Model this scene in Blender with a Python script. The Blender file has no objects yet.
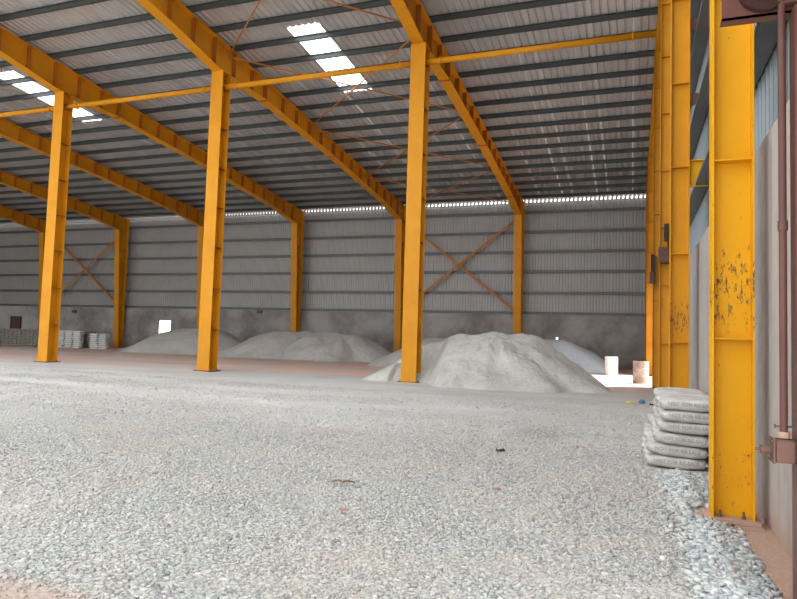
import bpy, bmesh, math, random
import numpy as np
from mathutils import Vector, Matrix, noise
random.seed(7)
C = bpy.context.scene.collection
PI = math.pi
# ------------------------------------------------------------------ materials
class NT:
    def __init__(s, name):
        s.m = bpy.data.materials.new(name); s.m.use_nodes = True
        s.t = s.m.node_tree; s.t.nodes.clear()
        s.out = s.n('ShaderNodeOutputMaterial'); s.b = s.n('ShaderNodeBsdfPrincipled')
        s.l(s.b.outputs[0], s.out.inputs[0]); s._co = None
    def n(s, typ, **kw):
        nd = s.t.nodes.new(typ)
        for k, v in kw.items(): setattr(nd, k, v)
        return nd
    def l(s, a, b): s.t.links.new(a, b)
    def co(s):
        if s._co is None: s._co = s.n('ShaderNodeNewGeometry').outputs['Position']
        return s._co
    def val(s, sock, v):
        if isinstance(v, (int, float)): sock.default_value = v
        elif isinstance(v, tuple): sock.default_value = v if len(v) == 4 or sock.type == 'VECTOR' else (*v, 1)
        else: s.l(v, sock)
    def math(s, op, a, b=0.0, clamp=False):
        nd = s.n('ShaderNodeMath', operation=op, use_clamp=clamp)
        s.val(nd.inputs[0], a); s.val(nd.inputs[1], b); return nd.outputs[0]
    def noise(s, scale, detail=4, rough=.55, vec=None, stretch=None):
        nd = s.n('ShaderNodeTexNoise'); nd.inputs['Scale'].default_value = scale
        nd.inputs['Detail'].default_value = detail; nd.inputs['Roughness'].default_value = rough
        v = vec or s.co()
        if stretch:
            mp = s.n('ShaderNodeMapping'); s.l(v, mp.inputs[0]); mp.inputs['Scale'].default_value = stretch; v = mp.outputs[0]
        s.l(v, nd.inputs['Vector']); return nd.outputs['Fac']
    def vor(s, scale, vec=None, out='Distance', stretch=None, feat='F1'):
        nd = s.n('ShaderNodeTexVoronoi', feature=feat); nd.inputs['Scale'].default_value = scale
        v = vec or s.co()
        if stretch:
            mp = s.n('ShaderNodeMapping'); s.l(v, mp.inputs[0]); mp.inputs['Scale'].default_value = stretch; v = mp.outputs[0]
        s.l(v, nd.inputs['Vector']); return nd.outputs[out]
    def ramp(s, fac, stops, interp='LINEAR'):
        nd = s.n('ShaderNodeValToRGB'); cr = nd.color_ramp; cr.interpolation = interp
        while len(cr.elements) < len(stops): cr.elements.new(.5)
        for e, (p, c) in zip(cr.elements, stops):
            e.position = p; e.color = (*c, 1) if isinstance(c, tuple) else (c, c, c, 1)
        s.l(fac, nd.inputs[0]); return nd.outputs[0]
    def mix(s, fac, a, b, mode='MIX'):
        nd = s.n('ShaderNodeMix', data_type='RGBA', blend_type=mode)
        s.val(nd.inputs[0], fac); s.val(nd.inputs[6], a); s.val(nd.inputs[7], b); return nd.outputs[2]
    def bump(s, h, strength=.5, dist=.01):
        nd = s.n('ShaderNodeBump'); nd.inputs['Strength'].default_value = strength; nd.inputs['Distance'].default_value = dist
        s.l(h, nd.inputs['Height']); s.l(nd.outputs[0], s.b.inputs['Normal'])
    def xyz(s):
        nd = s.n('ShaderNodeSeparateXYZ'); s.l(s.co(), nd.inputs[0]); return nd.outputs
    def set(s, col=None, rough=.6, metal=0, spec=.5):
        if col is not None: s.val(s.b.inputs['Base Color'], col)
        s.val(s.b.inputs['Roughness'], rough); s.val(s.b.inputs['Metallic'], metal)
        s.b.inputs['Specular IOR Level'].default_value = spec
        return s.m
M = {}
def paint(name, c, c2, rough=.45, chips=False, chipcol=(.12, .06, .04)):
    t = NT(name); col = t.mix(t.ramp(t.noise(1.7, 5), [(.35, 0.), (.7, 1.)]), c, c2)
    g = t.ramp(t.noise(9, 6, .7, stretch=(1, 1, .25)), [(.62, 0.), (.8, 1.)])
    col = t.mix(t.math('MULTIPLY', g, .35), col, (c[0]*.45, c[1]*.4, c[2]+.02))
    if chips:
        z = t.xyz()[2]
        band = t.math('MULTIPLY', t.math('GREATER_THAN', z, 1.63), t.math('SUBTRACT', 1.0, t.math('DIVIDE', t.math('ABSOLUTE', t.math('SUBTRACT', z, 2.0)), .62), clamp=True))
        low = t.math('MULTIPLY', t.math('LESS_THAN', z, .6), .35)
        m = t.math('ADD', band, low)
        nn = t.noise(24, 8, .78, stretch=(1.4, 1.4, .45))
        k = t.math('GREATER_THAN', t.math('ADD', nn, t.math('MULTIPLY', m, .13)), .655)
        col = t.mix(k, col, chipcol)
    return t.set(col, rough, 0, .25)
M['paint'] = paint('yellow_ochre_paint', (.68, .290, .010), (.62, .252, .008), .5)
M['paint_lit'] = paint('worn_yellow_paint_lit', (.78, .385, .004), (.74, .35, .004), .5, True)  # same yellow paint with the stronger light put into its colour
M['paint_old'] = paint('worn_yellow_paint_dull', (.66, .29, .006), (.62, .26, .006), .55, True)
M['brown'] = paint('red_oxide_paint', (.10, .045, .038), (.13, .06, .05), .4)
M['brown_dusty'] = paint('dusty_red_oxide_paint', (.11, .06, .047), (.15, .085, .065), .6)
M['darkbrown'] = paint('dark_brown_paint', (.035, .017, .015), (.05, .025, .02), .5)
M['rod'] = paint('brace_rod_paint', (.48, .19, .04), (.38, .15, .04), .5)
M['stiff'] = paint('rust_tinged_plate_paint', (.40, .125, .015), (.33, .10, .015), .6)
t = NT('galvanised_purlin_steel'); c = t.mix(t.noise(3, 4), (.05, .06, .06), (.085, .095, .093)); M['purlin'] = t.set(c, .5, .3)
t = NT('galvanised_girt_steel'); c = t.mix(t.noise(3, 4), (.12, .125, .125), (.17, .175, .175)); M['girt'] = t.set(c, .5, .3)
t = NT('roof_sheet_steel'); c = t.mix(t.noise(1.1, 5, .6), (.50, .505, .505), (.60, .60, .60)); M['roof'] = t.set(c, .36, .4)
t = NT('wall_sheet_steel'); c = t.mix(t.noise(.5, 5, .6), (.335, .325, .31), (.43, .42, .40)); M['clad'] = t.set(c, .5, .35)
t = NT('blue_grey_wall_sheet'); c = t.mix(t.noise(.8, 5, .6), (.20, .245, .26), (.27, .31, .325)); M['clad_near'] = t.set(c, .45, .25)
t = NT('translucent_roof_sheet')
t.t.nodes.remove(t.b); tr = t.n('ShaderNodeBsdfTranslucent'); tr.inputs[0].default_value = (.93, .96, 1, 1)
t.l(tr.outputs[0], t.out.inputs[0]); M['sky'] = t.m
# far concrete wall: blotchy, ledge of reddish splash at its foot
t = NT('cement_plaster_far'); x, y, z = t.xyz()
n1 = t.noise(.35, 6, .6); n2 = t.noise(2.2, 6, .65)
c = t.mix(t.ramp(n1, [(.4, 0.), (.6, 1.)]), (.215, .195, .185), (.43, .41, .39)); c = t.mix(t.math('MULTIPLY', t.ramp(n2, [(.4, 0.), (.75, 1.)]), .4), c, (.36, .345, .33))
red = t.math('MULTIPLY', t.math('SUBTRACT', 1.0, t.math('DIVIDE', z, .75), clamp=True), t.ramp(t.noise(.8, 4), [(.35, 0.), (.6, 1.)]))
c = t.mix(t.math('MULTIPLY', red, .8), c, (.30, .145, .10)); t.bump(n2, .25, .02); M['conc_far'] = t.set(c, .85)
t = NT('cement_plaster_near')
n1 = t.noise(.9, 6, .6, stretch=(1, 1, .35)); n2 = t.noise(7, 6, .65); n3 = t.noise(1.6, 5, .6, stretch=(1, 2.2, .12))
c = t.mix(t.ramp(n1, [(.3, 0.), (.7, 1.)]), (.30, .272, .25), (.46, .425, .39)); c = t.mix(t.math('MULTIPLY', t.ramp(n2, [(.4, 0.), (.75, 1.)]), .3), c, (.54, .51, .475))
c = t.mix(t.math('MULTIPLY', t.ramp(n3, [(.52, 0.), (.66, 1.)]), .5), c, (.19, .17, .155))
z = t.xyz()[2]
red = t.math('MULTIPLY', t.math('SUBTRACT', 1.0, t.math('DIVIDE', z, .35), clamp=True), t.ramp(t.noise(3, 4), [(.35, .2), (.6, 1.)]))
c = t.mix(t.math('MULTIPLY', red, .8), c, (.42, .25, .18)); t.bump(n2, .3, .008); M['conc_near'] = t.set(c, .85)
# ground
t = NT('crushed_stone_ground'); x, y, z = t.xyz()
def ground_color(t, x, y, per=None):
    big = t.noise(.22, 5, .6); mid = t.noise(.9, 5, .6); fine = t.noise(14, 5, .7)
    cell = t.vor(34, out='Color', stretch=(1, 1, .05))
    g = t.n('ShaderNodeSeparateColor'); t.l(cell, g.inputs[0])
    base = t.ramp(g.outputs[0] if per is None else per, [(0., (.27, .27, .26)), (.22, (.42, .42, .40)), (.55, (.53, .525, .50)), (.8, (.52, .49, .44)), (1., (.64, .625, .595))])
    base = t.mix(t.math('MULTIPLY', t.ramp(g.outputs[1], [(.86, 0.), (.92, 1.)]), .3), base, (.40, .27, .20)) if per is None else base
    base = t.mix(t.math('MULTIPLY', t.ramp(mid, [(.45, 0.), (.66, 1.)]), .5), base, (.58, .50, .43))
    base = t.mix(t.math('MULTIPLY', t.ramp(big, [(.5, 0.), (.66, 1.)]), .45), base, (.60, .60, .58))
    return base, big, mid, fine
base, big, mid, fine = ground_color(t, x, y)
# powdery compacted dust further in (y > 10)
dust = t.mix(t.ramp(t.noise(.5, 6, .65, stretch=(.35, 1.3, 1)), [(.35, 0.), (.65, 1.)]), (.52, .52, .50), (.68, .67, .65))
far = t.ramp(t.math('ADD', t.math('DIVIDE', t.math('SUBTRACT', y, 8.5), 4.5), t.math('MULTIPLY', t.math('SUBTRACT', big, .5), 1.6)), [(0., 0.), (1., 1.)])
c = t.mix(t.math('MULTIPLY', far, .8), base, dust)
# brick-red soil bands in the far half of the hall
fr = t.ramp(t.math('DIVIDE', t.math('SUBTRACT', y, 20.0), 7.0), [(0., 0.), (.6, 1.)])
rn = t.ramp(t.noise(.26, 6, .62, stretch=(.45, 1.25, 1)), [(.40, 0.), (.52, 1.)])
edge = t.math('LESS_THAN', x, -6.0)
c = t.mix(t.math('MULTIPLY', t.math('MULTIPLY', fr, rn), .9), c, (.80, .53, .42))
rn2 = t.ramp(t.noise(.4, 6, .62), [(.58, 0.), (.72, 1.)])
c = t.mix(t.math('MULTIPLY', rn2, .28), c, (.58, .40, .32))
# red soil strip by the near gable wall and one patch at the lower left
wn = t.math('MULTIPLY', t.math('SUBTRACT', t.noise(3.0, 5), .5), .5)
rs = t.ramp(t.math('ADD', t.math('DIVIDE', t.math('SUBTRACT', x, .74), .14), wn), [(0., 0.), (1., 1.)])
rs = t.math('MULTIPLY', rs, t.math('LESS_THAN', y, 7.6))
c = t.mix(t.math('MULTIPLY', rs, .85), c, (.42, .255, .185))
dx = t.math('DIVIDE', t.math('ADD', x, 3.3), 1.15); dy = t.math('DIVIDE', t.math('SUBTRACT', y, 2.5), .5)
d = t.math('SQRT', t.math('ADD', t.math('MULTIPLY', dx, dx), t.math('MULTIPLY', dy, dy)))
lp = t.ramp(t.math('ADD', d, t.math('MULTIPLY', wn, 1.6)), [(.65, 1.), (1.0, 0.)])
c = t.mix(t.math('MULTIPLY', lp, .7), c, (.46, .33, .27))
# a dark damp stain and wheel-worn streaks
dx = t.math('DIVIDE', t.math('ADD', x, 1.45), .62); dy = t.math('DIVIDE', t.math('SUBTRACT', y, 11.1), 1.0)
d = t.math('SQRT', t.math('ADD', t.math('MULTIPLY', dx, dx), t.math('MULTIPLY', dy, dy)))
st = t.ramp(t.math('ADD', d, t.math('MULTIPLY', wn, 3.0)), [(.35, 1.), (1.0, 0.)])
c = t.mix(t.math('MULTIPLY', st, .75), c, (.27, .26, .22))
sk = t.ramp(t.noise(.9, 6, .7, stretch=(.25, 1.6, 1)), [(.62, 0.), (.74, 1.)])
c = t.mix(t.math('MULTIPLY', t.math('MULTIPLY', sk, t.math('GREATER_THAN', y, 9.0)), .4), c, (.30, .29, .265))
h = t.math('ADD', t.math('MULTIPLY', t.vor(34, stretch=(1, 1, .05)), -1.0), t.math('MULTIPLY', fine, .8)); t.bump(h, .7, .012)
M['ground'] = t.set(c, .95, 0, .2)
t = NT('crushed_stone_chips'); x, y, z = t.xyz()
per = t.n('ShaderNodeNewGeometry').outputs['Random Per Island']
base, big, mid, fine = ground_color(t, x, y, per)
dx = t.math('DIVIDE', t.math('ADD', x, 3.3), 1.15); dy = t.math('DIVIDE', t.math('SUBTRACT', y, 2.5), .5)
d = t.math('SQRT', t.math('ADD', t.math('MULTIPLY', dx, dx), t.math('MULTIPLY', dy, dy)))
base = t.mix(t.math('MULTIPLY', t.ramp(d, [(.65, 1.), (1.1, 0.)]), .6), base, (.52, .36, .28))
M['chips'] = t.set(base, .85, 0, .3)
t = NT('blue_grey_stone'); per = t.n('ShaderNodeNewGeometry').outputs['Random Per Island']
M['stone'] = t.set(t.ramp(per, [(0., (.36, .385, .38)), (.35, (.50, .52, .51)), (.7, (.60, .615, .60)), (.94, (.68, .67, .64)), (1., (.42, .32, .25))]), .85, 0, .3)
def heap_mat(name, a, b, grit=6., dark=.45):
    t = NT(name); n1 = t.noise(.9, 6, .65); n2 = t.noise(grit, 6, .75); n3 = t.noise(2.4, 5, .65, stretch=(1.4, 1.4, .4))
    c = t.mix(t.ramp(n1, [(.35, 0.), (.68, 1.)]), a, b); c = t.mix(t.math('MULTIPLY', t.ramp(n3, [(.55, 0.), (.75, 1.)]), dark), c, (a[0]*.75, a[1]*.75, a[2]*.72))
    t.bump(t.math('ADD', n2, t.math('MULTIPLY', n3, 1.4)), .8, .07); return t.set(c, .95, 0, .15)
M['dust'] = heap_mat('grey_stone_dust', (.53, .52, .475), (.66, .65, .60), 9.)
M['dust2'] = heap_mat('pale_grey_aggregate', (.56, .54, .51), (.68, .66, .63), 9., .3)
M['dust_skylit'] = heap_mat('skylit_blue_grit', (.60, .64, .67), (.68, .72, .75), 9., .2)  # blue sky light from the doorway is put into this colour
t = NT('woven_bag_plastic'); x, y, z = t.xyz()
g = t.noise(5, 6, .65); c = t.mix(t.ramp(g, [(.35, 0.), (.7, 1.)]), (.48, .455, .41), (.68, .66, .61))
w = t.n('ShaderNodeTexWave', wave_type='BANDS', bands_direction='X'); w.inputs['Scale'].default_value = 60; t.l(t.co(), w.inputs[0])
t.bump(t.math('ADD', t.math('MULTIPLY', w.outputs[1], .15), t.noise(11, 5, .6)), .45, .02); M['bag'] = t.set(c, .7)
t = NT('bag_print_ink'); M['ink'] = t.set(t.mix(t.noise(60, 3), (.26, .26, .26), (.42, .41, .40)), .7)
t = NT('dark_stacked_sack'); M['bag_dark'] = t.set(t.mix(t.noise(3, 5), (.24, .235, .20), (.36, .35, .31)), .8)
t = NT('white_stacked_sack'); M['bag_white'] = t.set(t.mix(t.noise(3, 5), (.56, .56, .55), (.70, .70, .69)), .7)
t = NT('white_drum_plastic'); M['drum_white'] = t.set(t.mix(t.noise(4, 4), (.75, .75, .73), (.82, .82, .80)), .4)
t = NT('rusty_drum_steel'); n = t.noise(3.5, 6, .7); M['drum_rust'] = t.set(t.mix(t.ramp(n, [(.4, 0.), (.62, 1.)]), (.46, .37, .31), (.30, .20, .155)), .6)
t = NT('clay_brick'); M['brick'] = t.set(t.mix(t.noise(9, 6, .7), (.42, .25, .18), (.50, .36, .28)), .9)
t = NT('rust_steel_bolt'); M['bolt'] = t.set(t.mix(t.noise(30, 4), (.13, .085, .06), (.22, .13, .085)), .6, .4)
def flat(name, c, rough=.6, metal=0): t = NT(name); M[name] = t.set(t.mix(t.noise(25, 4), tuple(v*.85 for v in c), c), rough, metal)
flat('black_rubber', (.02, .02, .025)); flat('dry_leaf', (.22, .10, .05)); flat('broken_clay', (.36, .21, .15)); flat('blue_plastic', (.10, .22, .36))
flat('yellow_plastic', (.65, .48, .10)); flat('grey_box', (.09, .09, .09)); flat('maroon_board', (.10, .05, .04)); flat('base_plate_rust', (.20, .085, .06), .8)
# ------------------------------------------------------------------ helpers
def link(name, me, mat, parent=None):
    o = bpy.data.objects.new(name, me); C.objects.link(o)
    if mat is not None and not me.materials: me.materials.append(M[mat] if isinstance(mat, str) else mat)
    if parent is not None: o.parent = parent
    return o
def mesh(vs, fs, smooth=False):
    me = bpy.data.meshes.new('m'); me.from_pydata([tuple(v) for v in vs], [], fs); me.update()
    if smooth: me.polygons.foreach_set('use_smooth', [True]*len(me.polygons))
    return me
def bx(bm, x0, x1, y0, y1, z0, z1, rot=None, piv=None):
    r = bmesh.ops.create_cube(bm, size=1.0)['verts']
    for v in r: v.co = Vector(((x0+x1)/2+v.co.x*(x1-x0), (y0+y1)/2+v.co.y*(y1-y0), (z0+z1)/2+v.co.z*(z1-z0)))
    if rot is not None: bmesh.ops.rotate(bm, verts=r, cent=piv or Vector(((x0+x1)/2, (y0+y1)/2, (z0+z1)/2)), matrix=rot)
    return r
def done(bm, smooth=False):
    me = bpy.data.meshes.new('m'); bmesh.ops.recalc_face_normals(bm, faces=bm.faces); bm.to_mesh(me); bm.free()
    if smooth: me.polygons.foreach_set('use_smooth', [True]*len(me.polygons))
    return me
def boxm(*a):
    bm = bmesh.new()
    for b in a: bx(bm, *b)
    return done(bm)
def cyl(bm, a, b, r, seg=12, r2=None):
    a = Vector(a); b = Vector(b); d = b-a
    m = Matrix.Translation((a+b)/2) @ d.to_track_quat('Z', 'Y').to_matrix().to_4x4()
    return bmesh.ops.create_cone(bm, cap_ends=True, segments=seg, radius1=r, radius2=r if r2 is None else r2, depth=d.length, matrix=m)['verts']
def cylm(a, b, r, seg=12):
    bm = bmesh.new(); cyl(bm, a, b, r, seg); return done(bm, False)
def prism_yz(bm, pts, x0, x1):      # polygon in the YZ plane extruded along X
    lo = [bm.verts.new((x0, y, z)) for y, z in pts]; hi = [bm.verts.new((x1, y, z)) for y, z in pts]; n = len(pts)
    bm.faces.new(lo); bm.faces.new(hi[::-1])
    for i in range(n): bm.faces.new((lo[i], lo[(i+1) % n], hi[(i+1) % n], hi[i]))
def prism_xz(bm, pts, y0, y1):
    lo = [bm.verts.new((x, y0, z)) for x, z in pts]; hi = [bm.verts.new((x, y1, z)) for x, z in pts]; n = len(pts)
    bm.faces.new(lo); bm.faces.new(hi[::-1])
    for i in range(n): bm.faces.new((lo[i], lo[(i+1) % n], hi[(i+1) % n], hi[i]))
def tag(o, label=None, cat=None, group=None, kind=None):
    if label: o['label'] = label
    if cat: o['category'] = cat
    if group: o['group'] = group
    if kind: o['kind'] = kind
    return o
def empty(name, loc, label, cat, group=None):
    o = bpy.data.objects.new(name, None); C.objects.link(o); o.location = loc; o.empty_display_size = .2
    return tag(o, label, cat, group)
def struct(name, me, mat, parent=None):
    o = link(name, me, mat, parent); o['kind'] = 'structure'; return o
def off(me, loc):                   # shift a mesh drawn in world coordinates so that it sits under an Empty at loc
    me.transform(Matrix.Translation(-Vector(loc))); return me
ordn = ['first', 'second', 'third', 'fourth', 'fifth', 'sixth', 'seventh', 'eighth', 'ninth', 'tenth', 'eleventh', 'twelfth', 'thirteenth', 'fourteenth', 'fifteenth', 'sixteenth', 'seventeenth', 'eighteenth', 'nineteenth', 'twentieth']
# ------------------------------------------------------------------ building dimensions
YW = 43.5; XR = 1.10; XL = -67.0; YF = -1.0; SL = .0957
RT = lambda y: 10.97 + SL*(43.4-y)      # top of the rafters
RS = lambda y: RT(y) + .20              # underside of the roof sheet
FX = [-7.2, -15.65, -24.0, -32.5, -40.95, -49.5, -58.0]
# ground: one grid, finer near the camera
def gh(x, y):
    v = .035*(noise.noise(Vector((x*.25, y*.25, 3.1)))) + .02*noise.noise(Vector((x*.9, y*.9, 8.)))
    return v*min(1, max(0, (y-2)/6))
xs = sorted(set([-140, -110, -90, -75]+[round(-68+i*.9, 2) for i in range(60)]+[round(-14+i*.25, 2) for i in range(61)]+[1.5, 2.5, 5, 10, 20, 40, 70]))
ys = sorted(set([-60, -40, -25, -12, -6]+[round(-3+i*.25, 2) for i in range(100)]+[round(22+i*.6, 2) for i in range(38)]+[46, 50, 60, 80, 120]))
vs = [(x, y, gh(x, y) if -68 < x < 1 and y < 43.4 else 0) for y in ys for x in xs]
W = len(xs); fs = [(j*W+i, j*W+i+1, (j+1)*W+i+1, (j+1)*W+i) for j in range(len(ys)-1) for i in range(W-1)]
floor = struct('floor', mesh(vs, fs, True), 'ground')
# corrugated sheets
def corr(span0, span1, pitch, depth, fn, lift=(.62, .74, .86, .98)):
    """trapezoid profile running along a span; fn(s, k, e) -> point, e = 0/1 end of the sheet"""
    def K(q):
        f = (q/pitch) % 1.0
        return 0 if f < lift[0] else (f-lift[0])/(lift[1]-lift[0]) if f < lift[1] else 1 if f < lift[2] else (lift[3]-f)/(lift[3]-lift[2]) if f < lift[3] else 0
    prof = [(span0, K(span0)*depth)]; n = math.floor(span0/pitch)
    while n*pitch < span1:
        for f, k in ((0, 0), (lift[0], 0), (lift[1], 1), (lift[2], 1), (lift[3], 0)):
            if span0+1e-4 < (n+f)*pitch < span1-1e-4: prof.append(((n+f)*pitch, k*depth))
        n += 1
    prof.append((span1, K(span1)*depth))
    vs = []; fs = []
    for s, k in prof: vs += [fn(s, k, 0), fn(s, k, 1)]
    for i in range(len(prof)-1): fs.append((2*i, 2*i+1, 2*i+3, 2*i+2))
    return vs, fs
SKY = [(-12.65, -11.22), (-28.45, -27.05)]; SKYX = {-15.65: SKY[0], -32.5: SKY[1]}; SY0, SY1 = 20.95, 26.3
def roof_piece(x0, x1, y0, y1):
    return corr(x0, x1, .27, .052, lambda s, k, e: (s, (y0, y1)[e], RS((y0, y1)[e])+k))
def join(parts):
    V = []; F = []
    for v, f in parts: F += [tuple(i+len(V) for i in q) for q in f]; V += v
    return V, F
SKY_AND_ADDED = [(a, b, SY0, SY1) for a, b in SKY]+[(x+k-.75, x+k+.75, 1.0, 15.8) for x in FX for k in (2.1, 4.25, 6.4) if not (k == 4.25 and x in SKYX)]+[(*v, 1.0, 15.8) for v in SKYX.values()]  # front panels are out of view, added to light the floor
cols = sorted({(a, b) for a, b, c, d in SKY_AND_ADDED}); parts = []; cx = XL
for a, b in cols:
    if a > cx: parts.append(roof_piece(cx-.03, a+.03, YF, 43.56))
    y = YF
    for c, d in sorted((c, d) for p, q, c, d in SKY_AND_ADDED if p < b and q > a and (p, q) == (a, b)):
        parts.append(roof_piece(a, b, y, c)); y = d
    parts.append(roof_piece(a, b, y, 43.56)); cx = b
parts.append(roof_piece(cx-.03, 1.36, YF, 43.56))
ceiling = struct('ceiling', mesh(*join(parts)), 'roof')
for n, (a, b, sa, sb) in enumerate(SKY_AND_ADDED):
    v, f = roof_piece(a-.05, b+.05, sa-.1, sb+.1); v = [(p[0], p[1], p[2]+.012) for p in v]
    w = struct('window_%d' % (n+1), mesh(v, f), 'sky')  # seen skylights together with the added unseen front panels
k = 25.75; pur = []
while k > YF+1: pur.append(k); k -= 1.385
k = 25.75+1.385
while k < 43.3: pur.append(k); k += 1.385
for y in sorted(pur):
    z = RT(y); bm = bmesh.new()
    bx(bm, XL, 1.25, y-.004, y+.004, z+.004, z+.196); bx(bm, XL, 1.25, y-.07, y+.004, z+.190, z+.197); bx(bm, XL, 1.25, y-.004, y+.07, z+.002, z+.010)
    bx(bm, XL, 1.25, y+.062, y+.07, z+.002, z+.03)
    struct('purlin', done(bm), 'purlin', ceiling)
# far long wall
CH = 3.38
bm = bmesh.new()
holes = [(-37.35, -36.0, 1.05, 2.45), (-4.78, -4.62, 1.72, 1.92)]
def wall_rects(x0, x1, z0, z1, hs):
    out = []; cx = x0
    for a, b, c, d in sorted(hs):
        out.append((cx, a, z0, z1)); out.append((a, b, z0, c)); out.append((a, b, d, z1)); cx = b
    out.append((cx, x1, z0, z1)); return out
for a, b, c, d in wall_rects(XL, 1.3, 0, CH, holes): bx(bm, a, b, YW, YW+.2, c, d)
bx(bm, XL, 1.3, YW-.03, YW, CH-.06, CH)
wb = struct('wall_back', done(bm), 'conc_far')
v, f = corr(XL, 1.35, .2, .045, lambda s, k, e: (s, YW+.16-k, (CH-.02, 11.03)[e]))
struct('metal_cladding', mesh(v, f), 'clad', wb)
for z in (3.45, 4.80, 6.24, 7.58, 8.93, 10.28):
    bm = bmesh.new(); bx(bm, XL, 1.1, YW-.08, YW+.13, z, z+.006); bx(bm, XL, 1.1, YW-.08, YW-.074, z-.06 if z > 3.5 else z, z+.14); bx(bm, XL, 1.1, YW-.08, YW+.0, z+.134, z+.14)
    struct('girt', done(bm), 'girt', wb)
bm = bmesh.new(); s = XL
while s < 1.2:
    bx(bm, s, s+(.13 if s > -15.5 else .17 if s > -24 else .215 if s > -33 else .24), YW+.04, YW+.06, 11.02, 11.165); s += .27
bx(bm, XL, 1.3, YW+.03, YW+.07, 10.95, 11.03)
struct('eave_closure', done(bm), 'clad', wb)
# window frame reveal for the far opening
bm = bmesh.new(); a, b, c, d = holes[0]
for q in ((a, a+.04, c, d), (b-.04, b, c, d), (a, b, d-.04, d), (a, b, c, c+.04)): bx(bm, q[0], q[1], YW-.01, YW+.12, q[2], q[3])
w3 = struct('window_%d' % (len(SKY_AND_ADDED)+1), done(bm), 'grey_box')
bm = bmesh.new(); bx(bm, -54.15, -52.9, YW-.05, YW+.001, 1.32, 2.40); w4 = struct('window_%d' % (len(SKY_AND_ADDED)+2), done(bm), 'maroon_board')
fr = boxm((-54.2, -54.1, YW-.07, YW, 1.27, 2.45), (-52.95, -52.85, YW-.07, YW, 1.27, 2.45), (-54.1, -52.95, YW-.07, YW, 2.38, 2.45)); struct('window_frame', fr, 'darkbrown', w4)
# left end wall
v, f = corr(YF, YW, .2, .03, lambda s, k, e: (XL+k, s, (0, RS(s)+.03)[e])); struct('wall_left', mesh(v, f), 'clad')
# right (gable) wall: low cement wall, door openings, cladding, girts
DO = [(-.6, 4.15, 3.55), (25.3, 35.0, 4.3)]         # y0, y1, head height of the two shutter doors
bm = bmesh.new()
for a, b in ((YF, -.6), (4.15, 25.3), (35.0, YW)): bx(bm, XR, XR+.22, a, b, 0, 3.40)
wr = struct('wall_right', done(bm), 'conc_near')
def clad_zone(y0, y1, zb, mat):
    v, f = corr(y0, y1, .2, .03, lambda s, k, e: (XR+.20-k, s, zb if e == 0 else RS(s)+.03)); struct('metal_cladding', mesh(v, f), mat, wr)
clad_zone(YF, 4.15, 3.55, 'clad_near'); clad_zone(4.15, 25.3, 3.39, 'clad_near'); clad_zone(25.3, 35.0, 4.3, 'clad'); clad_zone(35.0, YW, 3.39, 'clad')
for z in (4.42, 5.85, 7.25, 8.65, 10.05, 11.45, 12.85):
    ye = min(YW, 43.4-(z-10.97)/SL) if z > 11 else YW
    bm = bmesh.new(); bx(bm, 1.045, 1.27, YF, ye, z, z+.005); bx(bm, 1.045, 1.05, YF, ye, z-.0, z+.07); bx(bm, 1.262, 1.27, YF, ye, z, z+.20); struct('girt', done(bm), 'girt', wr)
# ------------------------------------------------------------------ steel columns
def bolts(root, pts, r=.018, h=.05, loc=None):
    for p in pts:
        bm = bmesh.new(); cyl(bm, p, (p[0], p[1], p[2]+h), r*.6, 8); cyl(bm, p, (p[0], p[1], p[2]+h*.45), r, 6)
        link('anchor_bolt', off(done(bm), loc), 'bolt', root)
def hall_column(x, ztop, label, yc=21.12, w=.55, d=.54, mat='paint', grp='columns standing free in the hall', stz=(1.65, 3.24, 4.88, 6.46, 8.03, 9.66, 11.3)):
    loc = (x, yc, 0); y0, y1 = yc-d/2, yc+d/2
    r = empty('steel_column', loc, label, 'column', grp)
    link('flange', off(boxm((x-w/2, x+w/2, y0, y0+.02, .06, ztop)), loc), mat, r)
    link('flange', off(boxm((x-w/2, x+w/2, y1-.02, y1, .06, ztop)), loc), mat, r)
    link('web', off(boxm((x-.008, x+.008, y0+.02, y1-.02, .06, ztop)), loc), mat, r)
    for z in stz:
        bm = bmesh.new()
        for a, b in ((x+.008, x+w/2-.02), (x-w/2+.02, x-.008)): bx(bm, a, b, y0+.02, y1-.02, z-.007, z+.007)
        link('stiffener', off(done(bm), loc), 'stiff', r)
    bm = bmesh.new(); prism_yz(bm, [(y1-.02, .06), (y0+.02, .06), (yc, .42)], x+.01, x+.025)
    prism_yz(bm, [(y1-.02, .06), (y0+.02, .06), (yc, .42)], x-.025, x-.01); link('gusset', off(done(bm), loc), mat, r)
    bp = link('base_plate', off(boxm((x-w/2-.1, x+w/2+.1, y0-.1, y1+.1, -.04, .035)), loc), 'base_plate_rust', r)
    link('seat_plate', off(boxm((x-w/2-.03, x+w/2+.03, y0-.03, y1+.03, .035, .062)), loc), mat, r)
    bolts(bp, [(x+s*(w/2+.055), yc+q*.2, .03) for s in (-1, 1) for q in (-1, 1)], .025, .07, loc)
    link('cap_plate', off(boxm((x-w/2-.01, x+w/2+.01, y0-.01, y1+.01, ztop, ztop+.02)), loc), mat, r)
    return r
names = ['yellow hall column standing against the foot of the big grey dust heap', 'yellow hall column between the two pairs of background heaps, second free one from the right wall',
         'yellow hall column in front of the stacked sacks, leftmost free column in the photo', 'yellow hall column beyond the left edge of the photo, next to the sack stacks',
         'yellow hall column two bays left of the sack stack column', 'yellow hall column furthest to the left in the hall']
for x, lb in zip(FX[:6], names): hall_column(x, 11.93, lb)
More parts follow.
